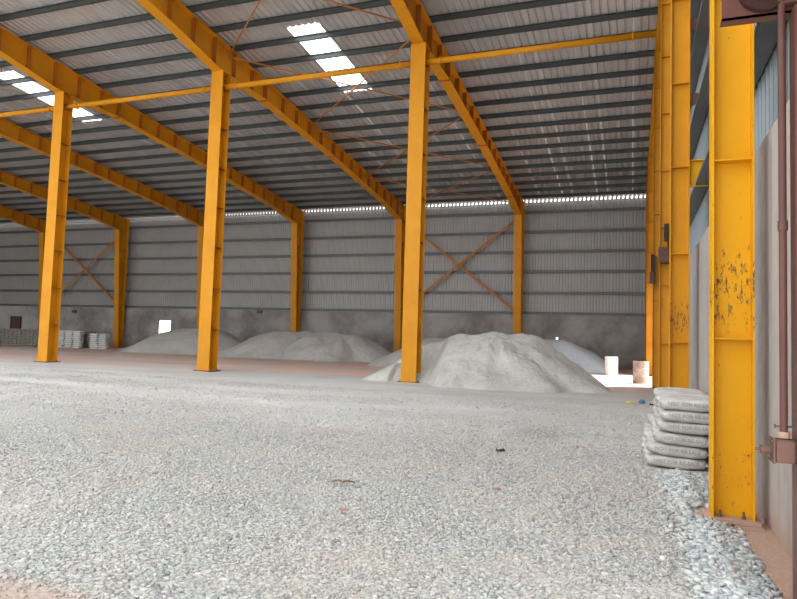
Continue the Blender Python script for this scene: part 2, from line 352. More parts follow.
def wall_column(x, label):
    loc = (x, 43.0, 0); w = .5
    r = empty('wall_column', loc, label, 'column', 'columns along the far wall')
    link('flange', off(boxm((x-w/2, x+w/2, 43.18, 43.2, .05, RT(43.2)-.02)), loc), 'paint', r)
    bm = bmesh.new(); prism_yz(bm, [(42.72, .05), (42.74, .05), (42.12, 9.95), (42.10, 9.95)], x-w/2, x+w/2); link('flange', off(done(bm), loc), 'paint', r)
    bm = bmesh.new(); prism_yz(bm, [(42.73, .05), (43.18, .05), (43.18, RT(43.18)-.02), (42.11, 9.95)], x-.008, x+.008); link('web', off(done(bm), loc), 'paint', r)
    for z in (1.5, 3.2, 4.9, 6.6, 8.3, 9.93):
        yi = 42.74-.62*(z/9.95)
        link('stiffener', off(boxm((x-w/2+.03, x-.008, yi+.02, 43.18, z-.006, z+.006), (x+.008, x+w/2-.03, yi+.02, 43.18, z-.006, z+.006)), loc), 'paint', r)
    link('base_plate', off(boxm((x-w/2-.05, x+w/2+.05, 42.6, 43.3, 0, .05)), loc), 'base_plate_rust', r)
wn = ['yellow wall column rising behind the big grey dust heap', 'yellow wall column hidden behind the free column at the big heap', 'yellow wall column above the twin grey heaps',
      'yellow wall column hidden behind the second free column', 'yellow wall column just right of the stacked sacks', 'yellow wall column behind the long dark sack stack', 'yellow wall column at the far left end of the sack stacks']
for x, lb in zip(FX, wn): wall_column(x, lb)
# ------------------------------------------------------------------ roof rafters
BOT = [(42.11, 9.93), (39.1, 10.50), (31.2, 11.38), (24.2, 11.95), (20.7, 11.95), (18.1, 12.42), (15.6, 12.75), (8.0, 13.35), (-.9, 14.25)]
def botz(y):
    for (a, za), (b, zb) in zip(BOT, BOT[1:]):
        if b <= y <= a: return zb+(za-zb)*(y-b)/(a-b)
    return BOT[0][1]
SB = cylm((0, -.06, 0), (0, .06, 0), .022, 6); SB.materials.append(M['bolt'])
def rafter(x, label, w=.44, y_out=43.2, name='rafter_beam'):
    loc = (x, 21.12, 11.95); r = empty(name, loc, label, 'roof beam', 'yellow roof beams')
    bm = bmesh.new(); top = [(YF+.1, RT(YF+.1)-.02), (y_out, RT(y_out)-.02)]
    prism_yz(bm, [(y, z+.01) for y, z in BOT]+[(-.9, RT(-.9)-.02), (43.17, RT(43.17)-.02)]+([(43.17, 9.95)] ), x-.007, x+.007)
    link('web', off(done(bm), loc), 'paint', r)
    bm = bmesh.new(); prism_yz(bm, [(-.9, RT(-.9)-.022), (43.2, RT(43.2)-.022), (43.2, RT(43.2)), (-.9, RT(-.9))], x-w/2, x+w/2); link('flange', off(done(bm), loc), 'paint', r)
    bm = bmesh.new(); prism_yz(bm, [(y, z+.022) for y, z in BOT]+[(y, z) for y, z in BOT[::-1]], x-w/2, x+w/2); link('flange', off(done(bm), loc), 'paint', r)
    y = 41.6
    while y > 8:
        if min(abs(y-s) for s in (39.1, 31.2, 24.2)) > .35:
            z0, z1 = botz(y)+.022, RT(y)-.022
            link('stiffener', off(boxm((x+.007, x+w/2-.03, y-.008, y+.008, z0, z1), (x-w/2+.03, x-.007, y-.012, y+.012, z0, z1)), loc), 'stiff', r)
        y -= 1.32
    for y in (39.1, 31.2, 24.2):
        z0, z1 = botz(y)-.05, RT(y)-.022
        sp = link('splice_plate', off(boxm((x-w/2, x+w/2, y-.028, y+.028, z0, z1)), loc), 'stiff', r)
        for s in (-1, 1):
            for q in range(5):
                b = link('splice_bolt', SB, None, sp); b.location = (s*w*.3, y-loc[1], z0+.12+(z1-z0-.24)*q/4-loc[2])
    return r
rn = ['yellow roof beam nearest the right wall, carried by the column at the big heap', 'yellow roof beam over the second free column, just left of the bright skylight', 'yellow roof beam over the leftmost free column in front of the sacks',
      'yellow roof beam passing behind the leftmost free column towards the second one', 'yellow roof beam ending at the wall column right of the stacked sacks', 'yellow roof beam lowest at the left edge of the photo', 'yellow roof beam beyond the left edge of the photo']
for x, lb in zip(FX, rn): rafter(x, lb)
# edge beam of the gable frame lies along the tops of the gable columns
loc = (.86, 21, 12); gr = empty('gable_beam', loc, 'yellow edge beam under the roof along the right wall', 'roof beam')
bm = bmesh.new(); prism_yz(bm, [(-.9, RT(-.9)-.02), (43.2, RT(43.2)-.02), (43.2, RT(43.2)), (-.9, RT(-.9))], .72, 1.0); link('flange', off(done(bm), loc), 'paint', gr)
bm = bmesh.new(); prism_yz(bm, [(-.9, RT(-.9)-.37), (43.2, RT(43.2)-.37), (43.2, RT(43.2)-.35), (-.9, RT(-.9)-.35)], .72, 1.0); link('flange', off(done(bm), loc), 'paint', gr)
bm = bmesh.new(); prism_yz(bm, [(-.9, RT(-.9)-.35), (43.2, RT(43.2)-.35), (43.2, RT(43.2)-.02), (-.9, RT(-.9)-.02)], .853, .867); link('web', off(done(bm), loc), 'paint', gr)
# ------------------------------------------------------------------ gable columns
def gable_column(y, label, mat='paint', b=.22, stz=(1.59, 3.17, 4.75, 6.3, 7.9, 9.5, 11.0), x0=.675, x1=1.035, plinth=False):
    loc = (.86, y, 0); zt = RT(y)-.375
    r = empty('gable_column', loc, label, 'column', 'columns along the right wall')
    z0 = .055 if plinth else .03
    link('flange', off(boxm((x0, x0+.014, y-b/2, y+b/2, z0, zt)), loc), mat, r)
    link('flange', off(boxm((x1-.014, x1, y-b/2, y+b/2, z0, zt)), loc), mat, r)
    link('web', off(boxm((x0+.014, x1-.014, y-.006, y+.006, z0, zt)), loc), mat, r)
    for z in stz:
        if z < zt-.3:
            bm = bmesh.new()
            for q in (-1, 1):
                a, c = sorted((y+q*.006, y+q*(b/2-.01))); bx(bm, x0+.014, x1-.014, a, c, z-.006, z+.006)
            link('stiffener', off(done(bm), loc), mat, r)
    bp = link('base_plate', off(boxm((x0-.06, x1+.04, y-b/2-.05, y+b/2+.05, z0-.03, z0)), loc), 'brick' if plinth else 'base_plate_rust', r)
    bolts(bp, [(x0+q, y-b/2+.045, z0) for q in (.07, .25)], .017, .06, loc)
    return r
gable_column(6.33, x0=.655, x1=.985, label='bright yellow scratched column in the right foreground, closest to the camera', mat='paint_lit', b=.25, plinth=True)
g2 = gable_column(12.5, 'yellow column on the right wall standing just behind the stack of bags', 'paint_old', b=.24, x0=.62, x1=.94)
gable_column(18.7, 'yellow column on the right wall, second one behind the stack of bags', 'paint')
gable_column(24.85, 'yellow column on the right wall at the near edge of the bright doorway', 'paint')
gable_column(35.4, 'yellow column on the right wall at the far edge of the bright doorway', 'paint')
gable_column(40.2, 'yellow column on the right wall beside the far corner', 'paint')
# connection plate and flange braces to the girts
loc = (.86, 12.5, 0)
bm = bmesh.new(); bx(bm, .94, 1.26, 12.42, 12.58, 4.86, 4.875); bx(bm, .94, 1.26, 12.49, 12.51, 4.4, 4.86); link('bracket', off(done(bm), loc), 'paint_lit', g2)  # brighter paint copy puts the lit look into the plate
for z in (6.1, 7.5):
    bm = bmesh.new(); prism_xz(bm, [(.94, z-.25), (1.25, z-.08), (1.25, z), (.94, z)], 12.44, 12.45); link('flange_brace', off(done(bm), loc), 'brown', g2)
# brick pad under the near column
pad = bmesh.new(); bx(pad, .52, .80, 6.09, 6.30, -.04, .024); bx(pad, .81, 1.05, 6.12, 6.46, -.04, .022); bx(pad, .56, .79, 6.32, 6.52, -.04, .022)
bmesh.ops.bevel(pad, geom=pad.edges[:], offset=.012, segments=2, affect='EDGES')
tag(link('brick_pad', done(pad), 'brick'), 'rough reddish brick pad under the foot of the foreground yellow column', 'brick base')
# ------------------------------------------------------------------ tie pipes between the frames
def tie(x0, x1, label, z=11.38, y=21.14):
    loc = ((x0+x1)/2, y, z); r = empty('tie_pipe', loc, label, 'tie pipe', 'tie pipes across the hall')
    bm = bmesh.new(); cyl(bm, (x0+.02, y, z), (x1-.02, y, z), .105, 20); pp = link('pipe', off(done(bm, True), loc), 'paint', r)
    for a in (x0+.75, x1-.75):
        bm = bmesh.new(); cyl(bm, (a-.02, y, z), (a+.02, y, z), .15, 16); link('collar', off(done(bm), loc), 'paint', pp)
    for a, b in ((x0+.01, x0+.03), (x1-.03, x1-.01)): link('end_plate', off(boxm((a, b, y-.15, y+.15, z-.15, z+.15)), loc), 'paint', r)
tl = ['yellow tie pipe from the right wall to the column at the big heap', 'yellow tie pipe crossing in front of the bright square skylight', 'yellow tie pipe between the second free column and the leftmost free column',
      'yellow tie pipe running left out of the photo from the leftmost free column']
xx = [.70]+FX[:4]
for i in range(4): tie(xx[i+1]+.008, xx[i]-(.008 if i else .02), tl[i], z=11.36)
# ------------------------------------------------------------------ bracing
def rod(name, a, b, r, label, cat, group, mat='rod', seg=8):
    a = Vector(a); b = Vector(b); loc = (a+b)/2; o = empty(name, loc, label, cat, group)
    link('rod', off(cylm(a, b, r, seg), loc), mat, o)
    d = (b-a).normalized()
    for p, s in ((a, 1), (b, -1)):
        bm = bmesh.new(); cyl(bm, p+d*s*.25, p+d*s*.55, r*2, 8); link('turnbuckle', off(done(bm), loc), mat, o)
nodes = [14.1, 21.5, 28.6, 35.9, 42.6]; zb = lambda y: RT(y)-.22
where = ['nearest the camera, above the tie pipe', 'around the bright skylight', 'midway down the roof slope', 'next to the far eave']
for i in range(4):
    for s in range(2):
        ya, yb = (nodes[i], nodes[i+1]) if s else (nodes[i+1], nodes[i])
        rod('roof_brace', (FX[1]+.02, ya, zb(ya)-(.05 if s else 0)), (FX[0]-.02, yb, zb(yb)-(.05 if s else 0)), .032, 'thin orange roof rod %s, right end %s' % (where[i], 'further away' if s else 'nearer'), 'brace rod', 'crossed roof brace rods')
def wbrace(x0, z0, x1, z1, y, label):
    a = Vector((x0, y, z0)); b = Vector((x1, y, z1)); L = (b-a).length; loc = (a+b)/2
    bm = bmesh.new(); bx(bm, -L/2, L/2, -.006, .006, -.08, .08); bx(bm, -L/2, L/2, 0, .12, .068, .08)
    me = done(bm); me.transform(Matrix.Rotation(-math.atan2(z1-z0, x1-x0), 4, 'Y'))
    o = link('wall_brace', me, 'rod'); o.location = loc; tag(o, label, 'brace', 'crossed wall braces')
wbrace(FX[1]+.05, 10.05, FX[0]-.05, 3.45, 42.95, 'orange wall brace falling from left to right beside the big heap column')
wbrace(FX[1]+.05, 3.5, FX[0]-.05, 10.0, 43.10, 'orange wall brace rising from left to right beside the big heap column')
wbrace(FX[5]+.05, 10.05, FX[4]-.05, 3.45, 42.95, 'orange wall brace falling from left to right above the sack stacks')
wbrace(FX[5]+.05, 3.5, FX[4]-.05, 10.0, 43.10, 'orange wall brace rising from left to right above the sack stacks')
# ------------------------------------------------------------------ rolling shutter gear
def shutter_gear(y, label, big=True):
    loc = (.8, y, 3.8); r = empty('shutter_gear', loc, label, 'shutter gear')
    bm = bmesh.new(); prism_xz(bm, [(.505, 3.535), (1.095, 3.535), (1.095, 4.25), (.60, 4.25), (.505, 4.15)], y, y+.012)
    bx(bm, .505, 1.095, y-.0, y+.09, 3.535, 3.548); link('side_plate', off(done(bm), loc), 'brown', r)
    bm = bmesh.new(); cyl(bm, (.74, y-.05, 3.70), (.74, y, 3.70), .15, 28); link('drum_shade', off(done(bm), loc), 'darkbrown', r)  # dark disc stands in for the shaded recess at the drum
    bm = bmesh.new(); bx(bm, .80, 1.0, y-.07, y-.005, 3.57, 3.75); bmesh.ops.bevel(bm, geom=bm.edges[:], offset=.015, segments=2, affect='EDGES'); link('gear_box', off(done(bm), loc), 'brown_dusty', r)
    return r
yg = 4.3
g = shutter_gear(yg, 'brown shutter gear plate with dark disc for drum shade at the top right corner')
loc = (.75, 2.0, 3.95)
o = empty('shutter_roll', loc, 'brown rolled up door shutter above the doorway beside the camera', 'shutter')
bm = bmesh.new(); cyl(bm, (.72, -.7, 4.05), (.72, yg-.06, 4.05), .19, 24); link('roll', off(done(bm, True), loc), 'brown', o)
for y in (18.35, 24.5):
    near = y < 20; loc = (.66, y, 4.2); o = empty('shutter_bracket', loc, 'dark brown shutter bracket box on the %s' % ('second column behind the bags' if near else 'column at the near edge of the doorway'), 'bracket')
    a, b = (.64, .90) if near else (.56, .72)
    link('bracket_box', off(boxm((a, b, y-.1, y+.24, 3.75, 4.15)), loc), 'brown', o)
    link('bracket_plate', off(boxm((b-.12, b, y+.02, y+.24, 4.35 if near else 4.15, 4.8)), loc), 'darkbrown', o)
    link('hanger', off(boxm((b-.04, b, y+.2, y+.24, 4.1, 4.5)), loc), 'darkbrown', o)
# guide channel at the edge of the doorway
loc = (.98, 4.2, 0); o = empty('shutter_guide', loc, 'tall brown steel shutter guide at the right edge of the photo', 'shutter guide')
link('channel', off(boxm((.872, 1.095, 4.17, 4.18, 0, 3.52), (.872, .880, 4.18, 4.30, 0, 3.52), (.872, 1.095, 4.30, 4.31, 0, 3.52)), loc), 'brown', o)
# vertical drive shaft and crank box
loc = (.822, 4.26, 1.0); o = empty('crank_shaft', loc, 'thin vertical brown crank shaft in front of the cement wall at right', 'shaft')
link('shaft', off(cylm((.822, 4.26, 1.03), (.822, 4.26, 3.57), .021, 14), loc), 'brown', o)
bm = bmesh.new(); cyl(bm, (.822, 4.26, 1.0), (.822, 4.26, 1.035), .033, 14); link('coupling', off(done(bm), loc), 'brick', o)
bm = bmesh.new(); cyl(bm, (.775, 4.26, 1.065), (.87, 4.26, 1.065), .006, 8); cyl(bm, (.775, 4.26, 1.065), (.783, 4.26, 1.065), .012, 6); link('cotter_pin', off(done(bm), loc), 'bolt', o)
bm = bmesh.new(); cyl(bm, (.822, 4.26, 2.2), (.822, 4.26, 2.26), .027, 14); link('shaft_collar', off(done(bm), loc), 'brown', o)
loc = (.80, 4.26, .92); o = empty('crank_box', loc, 'dusty brown crank gear box at the lower end of the vertical shaft', 'gear box')
bm = bmesh.new(); bx(bm, .765, .872, 4.19, 4.30, .865, .995); bmesh.ops.bevel(bm, geom=bm.edges[:], offset=.008, segments=2, affect='EDGES'); link('housing', off(done(bm), loc), 'brown_dusty', o)
bm = bmesh.new(); bx(bm, .757, .766, 4.185, 4.305, .86, 1.0); cf = link('cover_flange', off(done(bm), loc), 'brown_dusty', o)
for q in ((4.2, .875), (4.29, .875), (4.2, .985), (4.29, .985)):
    bm = bmesh.new(); cyl(bm, (.747, q[0], q[1]), (.757, q[0], q[1]), .007, 6); link('cover_bolt', off(done(bm), loc), 'bolt', cf)
bm = bmesh.new(); cyl(bm, (.70, 4.245, .93), (.758, 4.245, .93), .024, 16); link('crank_socket', off(done(bm, False), loc), 'brown_dusty', o)
bm = bmesh.new(); cyl(bm, (.675, 4.245, .93), (.71, 4.245, .93), .009, 8); link('crank_stub', off(done(bm), loc), 'bolt', o)
# steel frames of the two doorways
struct('door_1', boxm((1.06, 1.34, 25.2, 25.3, 0, 4.4), (1.06, 1.34, 35.0, 35.1, 0, 4.4), (1.06, 1.34, 25.3, 35.0, 4.3, 4.4)), 'brown')
struct('door_2', boxm((1.10, 1.34, 4.15, 4.165, 0, 3.6), (1.10, 1.34, -.6, 4.15, 3.55, 3.62)), 'brown')
# ------------------------------------------------------------------ heaps
def heap(name, spine, foot, z_top, label, mat, seed, gully=.12, ux=90, uy=60, rough=1., flat=.25, notch=False):
    """height field round a spine polyline [(x, y, h)]; foot(angle-free) = run-out distance"""
    pts = [Vector(p) for p in spine]
    x0 = min(p.x for p in pts)-foot-.8; x1 = max(p.x for p in pts)+foot+.8; y0 = min(p.y for p in pts)-foot-.8; y1 = max(p.y for p in pts)+foot+.8
    cx, cy = (x0+x1)/2, (y0+y1)/2
    def H(x, y):
        wx = x+.45*noise.noise(Vector((x*.5, y*.5, seed))); wy = y+.45*noise.noise(Vector((x*.5, y*.5, seed+9)))
        best = -9
        for a, b in zip(pts, pts[1:]):
            ab = Vector((b.x-a.x, b.y-a.y)); L = ab.length_squared or 1
            tt = max(0, min(1, ((wx-a.x)*ab.x+(wy-a.y)*ab.y)/L)); d = math.hypot(wx-a.x-ab.x*tt, wy-a.y-ab.y*tt); hh = a.z+(b.z-a.z)*tt
            ang = math.atan2(wy-cy, wx-cx)
            g = gully*noise.noise(Vector((math.cos(ang)*3.2, math.sin(ang)*3.2, seed+3)))*min(1, d/1.2)
            f = foot*(1+g*1.4)
            q = d/f; e = math.sqrt(q*q+flat*flat)-flat; e /= (math.sqrt(1+flat*flat)-flat)
            tail = hh*(1-e) if e < 1 else -.12*(e-1)*4
            best = max(best, tail)
        h = best
        if h > .02:
            k = min(1, h*1.6)
            h += rough*k*(.10*noise.noise(Vector((x*.9, y*.9, seed+5)))+.05*noise.noise(Vector((x*2.3, y*2.3, seed+6)))+.03*noise.noise(Vector((x*6, y*6, seed+7)))+.012*noise.noise(Vector((x*14, y*14, seed+8))))
        if notch:
            e = max(0, abs(x-FX[0])-.62); h = min(h, max(-.15, (y-20.95)*.75+e*1.6))
        return max(h, -.15)
    vs = []; fs = []
    for j in range(uy+1):
        for i in range(ux+1):
            x = x0+(x1-x0)*i/ux; y = y0+(y1-y0)*j/uy; vs.append((x-cx, y-cy, H(x, y)))
    for j in range(uy):
        for i in range(ux):
            q = (j*(ux+1)+i, j*(ux+1)+i+1, (j+1)*(ux+1)+i+1, (j+1)*(ux+1)+i)
            if max(vs[k][2] for k in q) > -.10: fs.append(q)
    me = mesh(vs, fs, True)
    bm = bmesh.new(); bm.from_mesh(me); bmesh.ops.delete(bm, geom=[v for v in bm.verts if not v.link_faces], context='VERTS'); bm.to_mesh(me); bm.free()
    o = link(name, me, mat); o.location = (cx, cy, 0); return tag(o, label, 'heap')
heap('stone_dust_heap', [(-6.35, 22.7, 1.66), (-4.9, 22.4, 1.80), (-3.35, 22.7, 1.72)], 2.9, 1.8, 'big grey stone dust heap with steep gullied sides in the middle of the hall', 'dust', 11.3, gully=.2, ux=260, uy=190, flat=.18, rough=1.35, notch=True)
heap('gravel_heap', [(-3.7, 38.0, 1.75), (-4.9, 38.4, 1.7)], 2.9, 1.7, 'pale heap tinted blue as if skylit, behind the right end of the big heap', 'dust_skylit', 2.2, gully=.05, rough=.4)
heap('gravel_heap', [(-10.4, 34.0, 1.6), (-9.2, 34.6, 1.6)], 3.5, 1.7, 'grey heap whose left slope shows behind the column at the big heap', 'dust2', 5.2, gully=.05, rough=.5)
heap('gravel_heap', [(-18.9, 37.2, 1.74), (-16.9, 38.0, 1.66)], 3.3, 1.7, 'grey gravel heap, right one of the overlapping pair left of the big heap', 'dust2', 7.9, gully=.12, ux=110, uy=90)
heap('gravel_heap', [(-22.4, 37.8, 1.70), (-20.6, 38.6, 1.82)], 4.1, 1.75, 'grey gravel heap, left one of the overlapping pair, between two wall columns', 'dust2', 1.4, gully=.12, ux=110, uy=90)
heap('gravel_heap', [(-30.8, 38.5, 1.74), (-28.6, 38.8, 1.80)], 4.3, 1.75, 'smooth grey heap under the bright window, behind the second free column', 'dust2', 3.7, gully=.04, rough=.5, ux=110, uy=90)
# ------------------------------------------------------------------ bags
def bag_pts(a, b, c, n, seed, N=(16, 12, 6), wr=.012):
    """closed sack: superellipsoid a, b, c half sizes, pinched corners and wrinkles"""
    bm = bmesh.new(); idx = {}
    def P(u, v, w):
        k = (round(u, 5), round(v, 5), round(w, 5))
        if k in idx: return idx[k]
        s = (abs(u)**n+abs(v)**n+abs(w)**n)**(-1/n); x, y, z = u*s*a, v*s*b, w*s*c
        cor = (abs(u)*abs(v))**6; x *= 1+.05*cor; y *= 1+.05*cor; z *= 1-.3*cor
        f = wr*noise.noise(Vector((x*7+seed, y*7, z*9)))+wr*.5*noise.noise(Vector((x*18+seed, y*18, z*18)))
        d = Vector((x/a/a, y/b/b, z/c/c)).normalized(); x += d.x*f; y += d.y*f; z += d.z*f*.8
        idx[k] = bm.verts.new((x, y, z)); return idx[k]
    def grid(fn, p, q):
        for i in range(p):
            for j in range(q):
                u0, u1, v0, v1 = -1+2*i/p, -1+2*(i+1)/p, -1+2*j/q, -1+2*(j+1)/q
                ff = [fn(u0, v0), fn(u1, v0), fn(u1, v1), fn(u0, v1)]
                try: bm.faces.new(ff)
                except ValueError: pass
    for s in (-1, 1):
        grid(lambda u, v: P(u, v, s), N[0], N[1]); grid(lambda u, v: P(u, s, v), N[0], N[2]); grid(lambda u, v: P(s, u, v), N[1], N[2])
    return done(bm, True)
A_, B_, C_, NN = .35, .258, .0745, 3.6
def text_mesh(body, size):
    cu = bpy.data.curves.new('t', 'FONT'); cu.body = body; cu.size = size; cu.align_x = 'CENTER'; cu.align_y = 'CENTER'; cu.resolution_u = 2; cu.offset = .0012
    o = bpy.data.objects.new('t', cu); C.objects.link(o); bpy.context.view_layer.update()
    me = bpy.data.meshes.new_from_object(o.evaluated_get(bpy.context.evaluated_depsgraph_get())); bpy.data.objects.remove(o); return me
txt = text_mesh('NOT FOR RE-SALE', .064)
for v in txt.vertices:
    x, z = v.co.x*.98, v.co.y+.012
    q = max(.02, 1-abs(x/A_)**NN-abs(z/C_)**NN)
    v.co = Vector((x, -B_*q**(1/NN)-.009, z))
bag_meshes = [bag_pts(A_, B_, C_, NN, 3.1*k) for k in range(5)]
end_seam = []
def seam(s):                       # stitched hem at the two short ends of a bag
    bm = bmesh.new()
    n = 10
    for i in range(n):
        y = -B_*.86+2*B_*.86*i/n; bx(bm, s*(A_-.004)-.012, s*(A_-.004)+.022*s*.6+.012, y, y+2*B_*.86/n+.001, -.010+.006*math.sin(i*2.1+s), .006+.006*math.sin(i*2.1+s))
    return done(bm)
seams = [seam(-1), seam(1)]
for me in bag_meshes: me.materials.append(M['bag'])
for me in seams: me.materials.append(M['bag'])
txt.materials.append(M['ink'])
layX = [.515, .53, .61, .67, .685, .68]; tilt = [1.6, 4.0, 3.6, 1.6, .9, 1.2]; rows = [8.88, 9.42, 9.96, 10.50, 11.04]
dep = ['front', 'second', 'third', 'fourth', 'rearmost']
lay = ['bottom', 'second', 'third', 'fourth', 'fifth', 'top']
z = .0
for k in range(6):
    zc = .082+k*.142
    for j, y in enumerate(rows):
        xc = layX[k]+random.uniform(-.03, .03)*(j > 0); dz = random.uniform(-.004, .004)
        if k == 5 and j == 4: zc2 = zc-.01
        lb = 'printed dusty white bag, %s layer, front row of the right wall stack' % lay[k] if j == 0 else \
             'dusty white bag, %s row back in the right wall stack, %s layer up' % (dep[j], lay[k])
        o = empty('cement_bag', (xc, y+random.uniform(-.012, .012), zc+dz), lb, 'bag', 'printed bags stacked by the right wall')
        o.rotation_euler = (random.uniform(-.01, .01), math.radians(tilt[k])*.8, random.uniform(-.025, .025)+(.03 if k == 3 else 0))
        bb = link('bag_body', bag_meshes[(k*2+j) % 5], None, o)
        link('end_seam', seams[0], None, o); link('end_seam', seams[1], None, o)
        if j == 0: tag(link('printed_text', txt, None, bb), 'dark grey printed words')
# ------------------------------------------------------------------ far sack stacks
sack_hd = {m: bag_pts(.225, .36, .078, 3.6, 1.7, (6, 6, 3), .008) for m in ('bag_dark', 'bag_white')}
sack_st = {m: bag_pts(.40, .25, .078, 3.6, 2.7, (8, 5, 3), .008) for m in ('bag_dark', 'bag_white')}
for d in (sack_hd, sack_st):
    for m, me in d.items(): me.materials.append(M[m])
def stack(x0, n, dx, y, m, src, what, group, layers=9):
    for i in range(n):
        for k in range(layers):
            o = link('stacked_sack', src[m], None); o.location = (x0+i*dx+random.uniform(-.03, .03), y+random.uniform(-.03, .03), .075+k*.147)
            o.rotation_euler = (0, 0, random.uniform(-.05, .05))
            pos = 'only' if n == 1 else ordn[i]
            tag(o, '%s sack, %s, %s pile from left, %s layer up' % ('grey' if m == 'bag_dark' else 'white', what, pos, ordn[k]), 'sack', group)
stack(-51.3, 20, .45, 38.3, 'bag_dark', sack_hd, 'long dark stack', 'sacks of the long dark stack')
stack(-41.35, 3, .82, 37.6, 'bag_white', sack_st, 'broad white stack', 'sacks of the broad white stack')
stack(-40.05, 2, .47, 38.7, 'bag_dark', sack_hd, 'dark stack between white ones', 'sacks of the narrow dark stack')
stack(-37.85, 2, .82, 37.4, 'bag_white', sack_st, 'white stack beside wall column', 'sacks of the small white stack', 8)
# ------------------------------------------------------------------ drums
def drum(x, y, label, mat, r=.29, h=.89):
    loc = (x, y, 0); root = empty('barrel', loc, label, 'barrel')
    prof = [(0, 0), (r, 0), (r+.006, .02), (r, .04), (r, h*.31), (r+.014, h*.335), (r, h*.36), (r, h*.64), (r+.014, h*.665), (r, h*.69), (r, h-.03), (r+.008, h-.015), (r, h), (r-.02, h), (r-.02, h-.03), (0, h-.03)]
    n = 32; vs = []; fs = []
    for q, (a, b) in enumerate(prof): vs += [(a*math.cos(2*PI*i/n), a*math.sin(2*PI*i/n), b) for i in range(n)]
    for q in range(len(prof)-1): fs += [(q*n+i, q*n+(i+1) % n, (q+1)*n+(i+1) % n, (q+1)*n+i) for i in range(n)]
    link('barrel_body', mesh(vs, fs, False), mat, root)
    bm = bmesh.new(); cyl(bm, (r*.6, 0, h-.03), (r*.6, 0, h-.005), .035, 12); link('bung', done(bm), 'bolt', root)
drum(-.98, 33.9, 'white barrel glaring in the sunlight on the bright floor strip', 'drum_white', .31, .93)
drum(.33, 27.6, 'rusty pinkish brown barrel beside the doorway, right of the white barrel', 'drum_rust', .30, .90)
# ------------------------------------------------------------------ small things on the ground and walls
def scrap(name, loc, pts, h, mat, label, cat, rz=0):
    bm = bmesh.new(); n = len(pts)
    lo = [bm.verts.new((x, y, 0)) for x, y in pts]; hi = [bm.verts.new((x*.9, y*.9, h*(.6+.4*math.sin(i*1.9)))) for i, (x, y) in enumerate(pts)]
    bm.faces.new(lo[::-1]); bm.faces.new(hi)
    for i in range(n): bm.faces.new((lo[i], lo[(i+1) % n], hi[(i+1) % n], hi[i]))
    o = link(name, done(bm), mat); o.location = loc; o.rotation_euler.z = rz; return tag(o, label, cat)
def blob(w, d, n=9): return [(w*math.cos(2*PI*i/n)*random.uniform(.7, 1), d*math.sin(2*PI*i/n)*random.uniform(.6, 1)) for i in range(n)]
scrap('rubber_scrap', (-1.68, 8.8, .012), blob(.085, .045), .035, 'black_rubber', 'small black scrap lying alone on the gravel in the middle ground', 'scrap', .2)
bm = bmesh.new(); P = [(-.10, -.02, .03), (-.05, .0, .045), (.0, -.005, .035), (.05, .02, .045), (.12, .03, .035)]
for a, b in zip(P, P[1:]): cyl(bm, a, b, .009, 6)
cyl(bm, P[2], (.03, -.035, .03), .006, 6); cyl(bm, P[1], (-.08, .04, .03), .006, 6)
o = link('dry_twig', done(bm), 'dry_leaf'); o.location = (-2.75, 6.02, .0); tag(o, 'thin brown dry twig on the gravel left of centre', 'twig')
scrap('clay_chip', (-1.26, 6.47, .022), blob(.05, .028, 7), .02, 'broken_clay', 'small orange brown clay chip on the gravel right of the twig', 'chip', .5)
scrap('clay_chip', (-2.3, 5.08, .022), blob(.05, .03, 7), .02, 'broken_clay', 'flat pink clay chip on the gravel nearest the camera', 'chip', -.2)
scrap('dry_leaf', (.40, 7.05, .022), blob(.045, .025, 7), .014, 'dry_leaf', 'small brown leaf on the gravel left of the foreground column foot', 'leaf', .9)
scrap('plastic_scrap', (-.05, 17.9, .01), blob(.14, .09), .07, 'yellow_plastic', 'crumpled yellowish scrap on the ground beyond the bag stack, left end of the rubbish', 'scrap', .3)
scrap('plastic_scrap', (.25, 18.1, .01), blob(.16, .10), .09, 'blue_plastic', 'crumpled blue plastic scrap on the ground beyond the bag stack', 'scrap', 1.3)
scrap('rubber_scrap', (.52, 17.7, .01), blob(.14, .08), .06, 'black_rubber', 'dark scrap beside the blue plastic, right end of the rubbish', 'scrap', .8)
for x, z, lb in ((-46.5, 3.0, 'small dark box high on the cement wall above the white sacks'), (-27.5, 3.25, 'small dark box at the top of the cement wall above the twin heaps')):
    loc = (x, YW-.1, z); o = empty('electrical_box', loc, lb, 'box'); link('box', off(boxm((x-.22, x+.22, YW-.16, YW-.035, z-.12, z+.12)), loc), 'grey_box', o)
    bm = bmesh.new(); cyl(bm, (x, YW-.1, z+.12), (x, YW-.1, z+.32), .02, 8); link('conduit', off(done(bm), loc), 'grey_box', o)
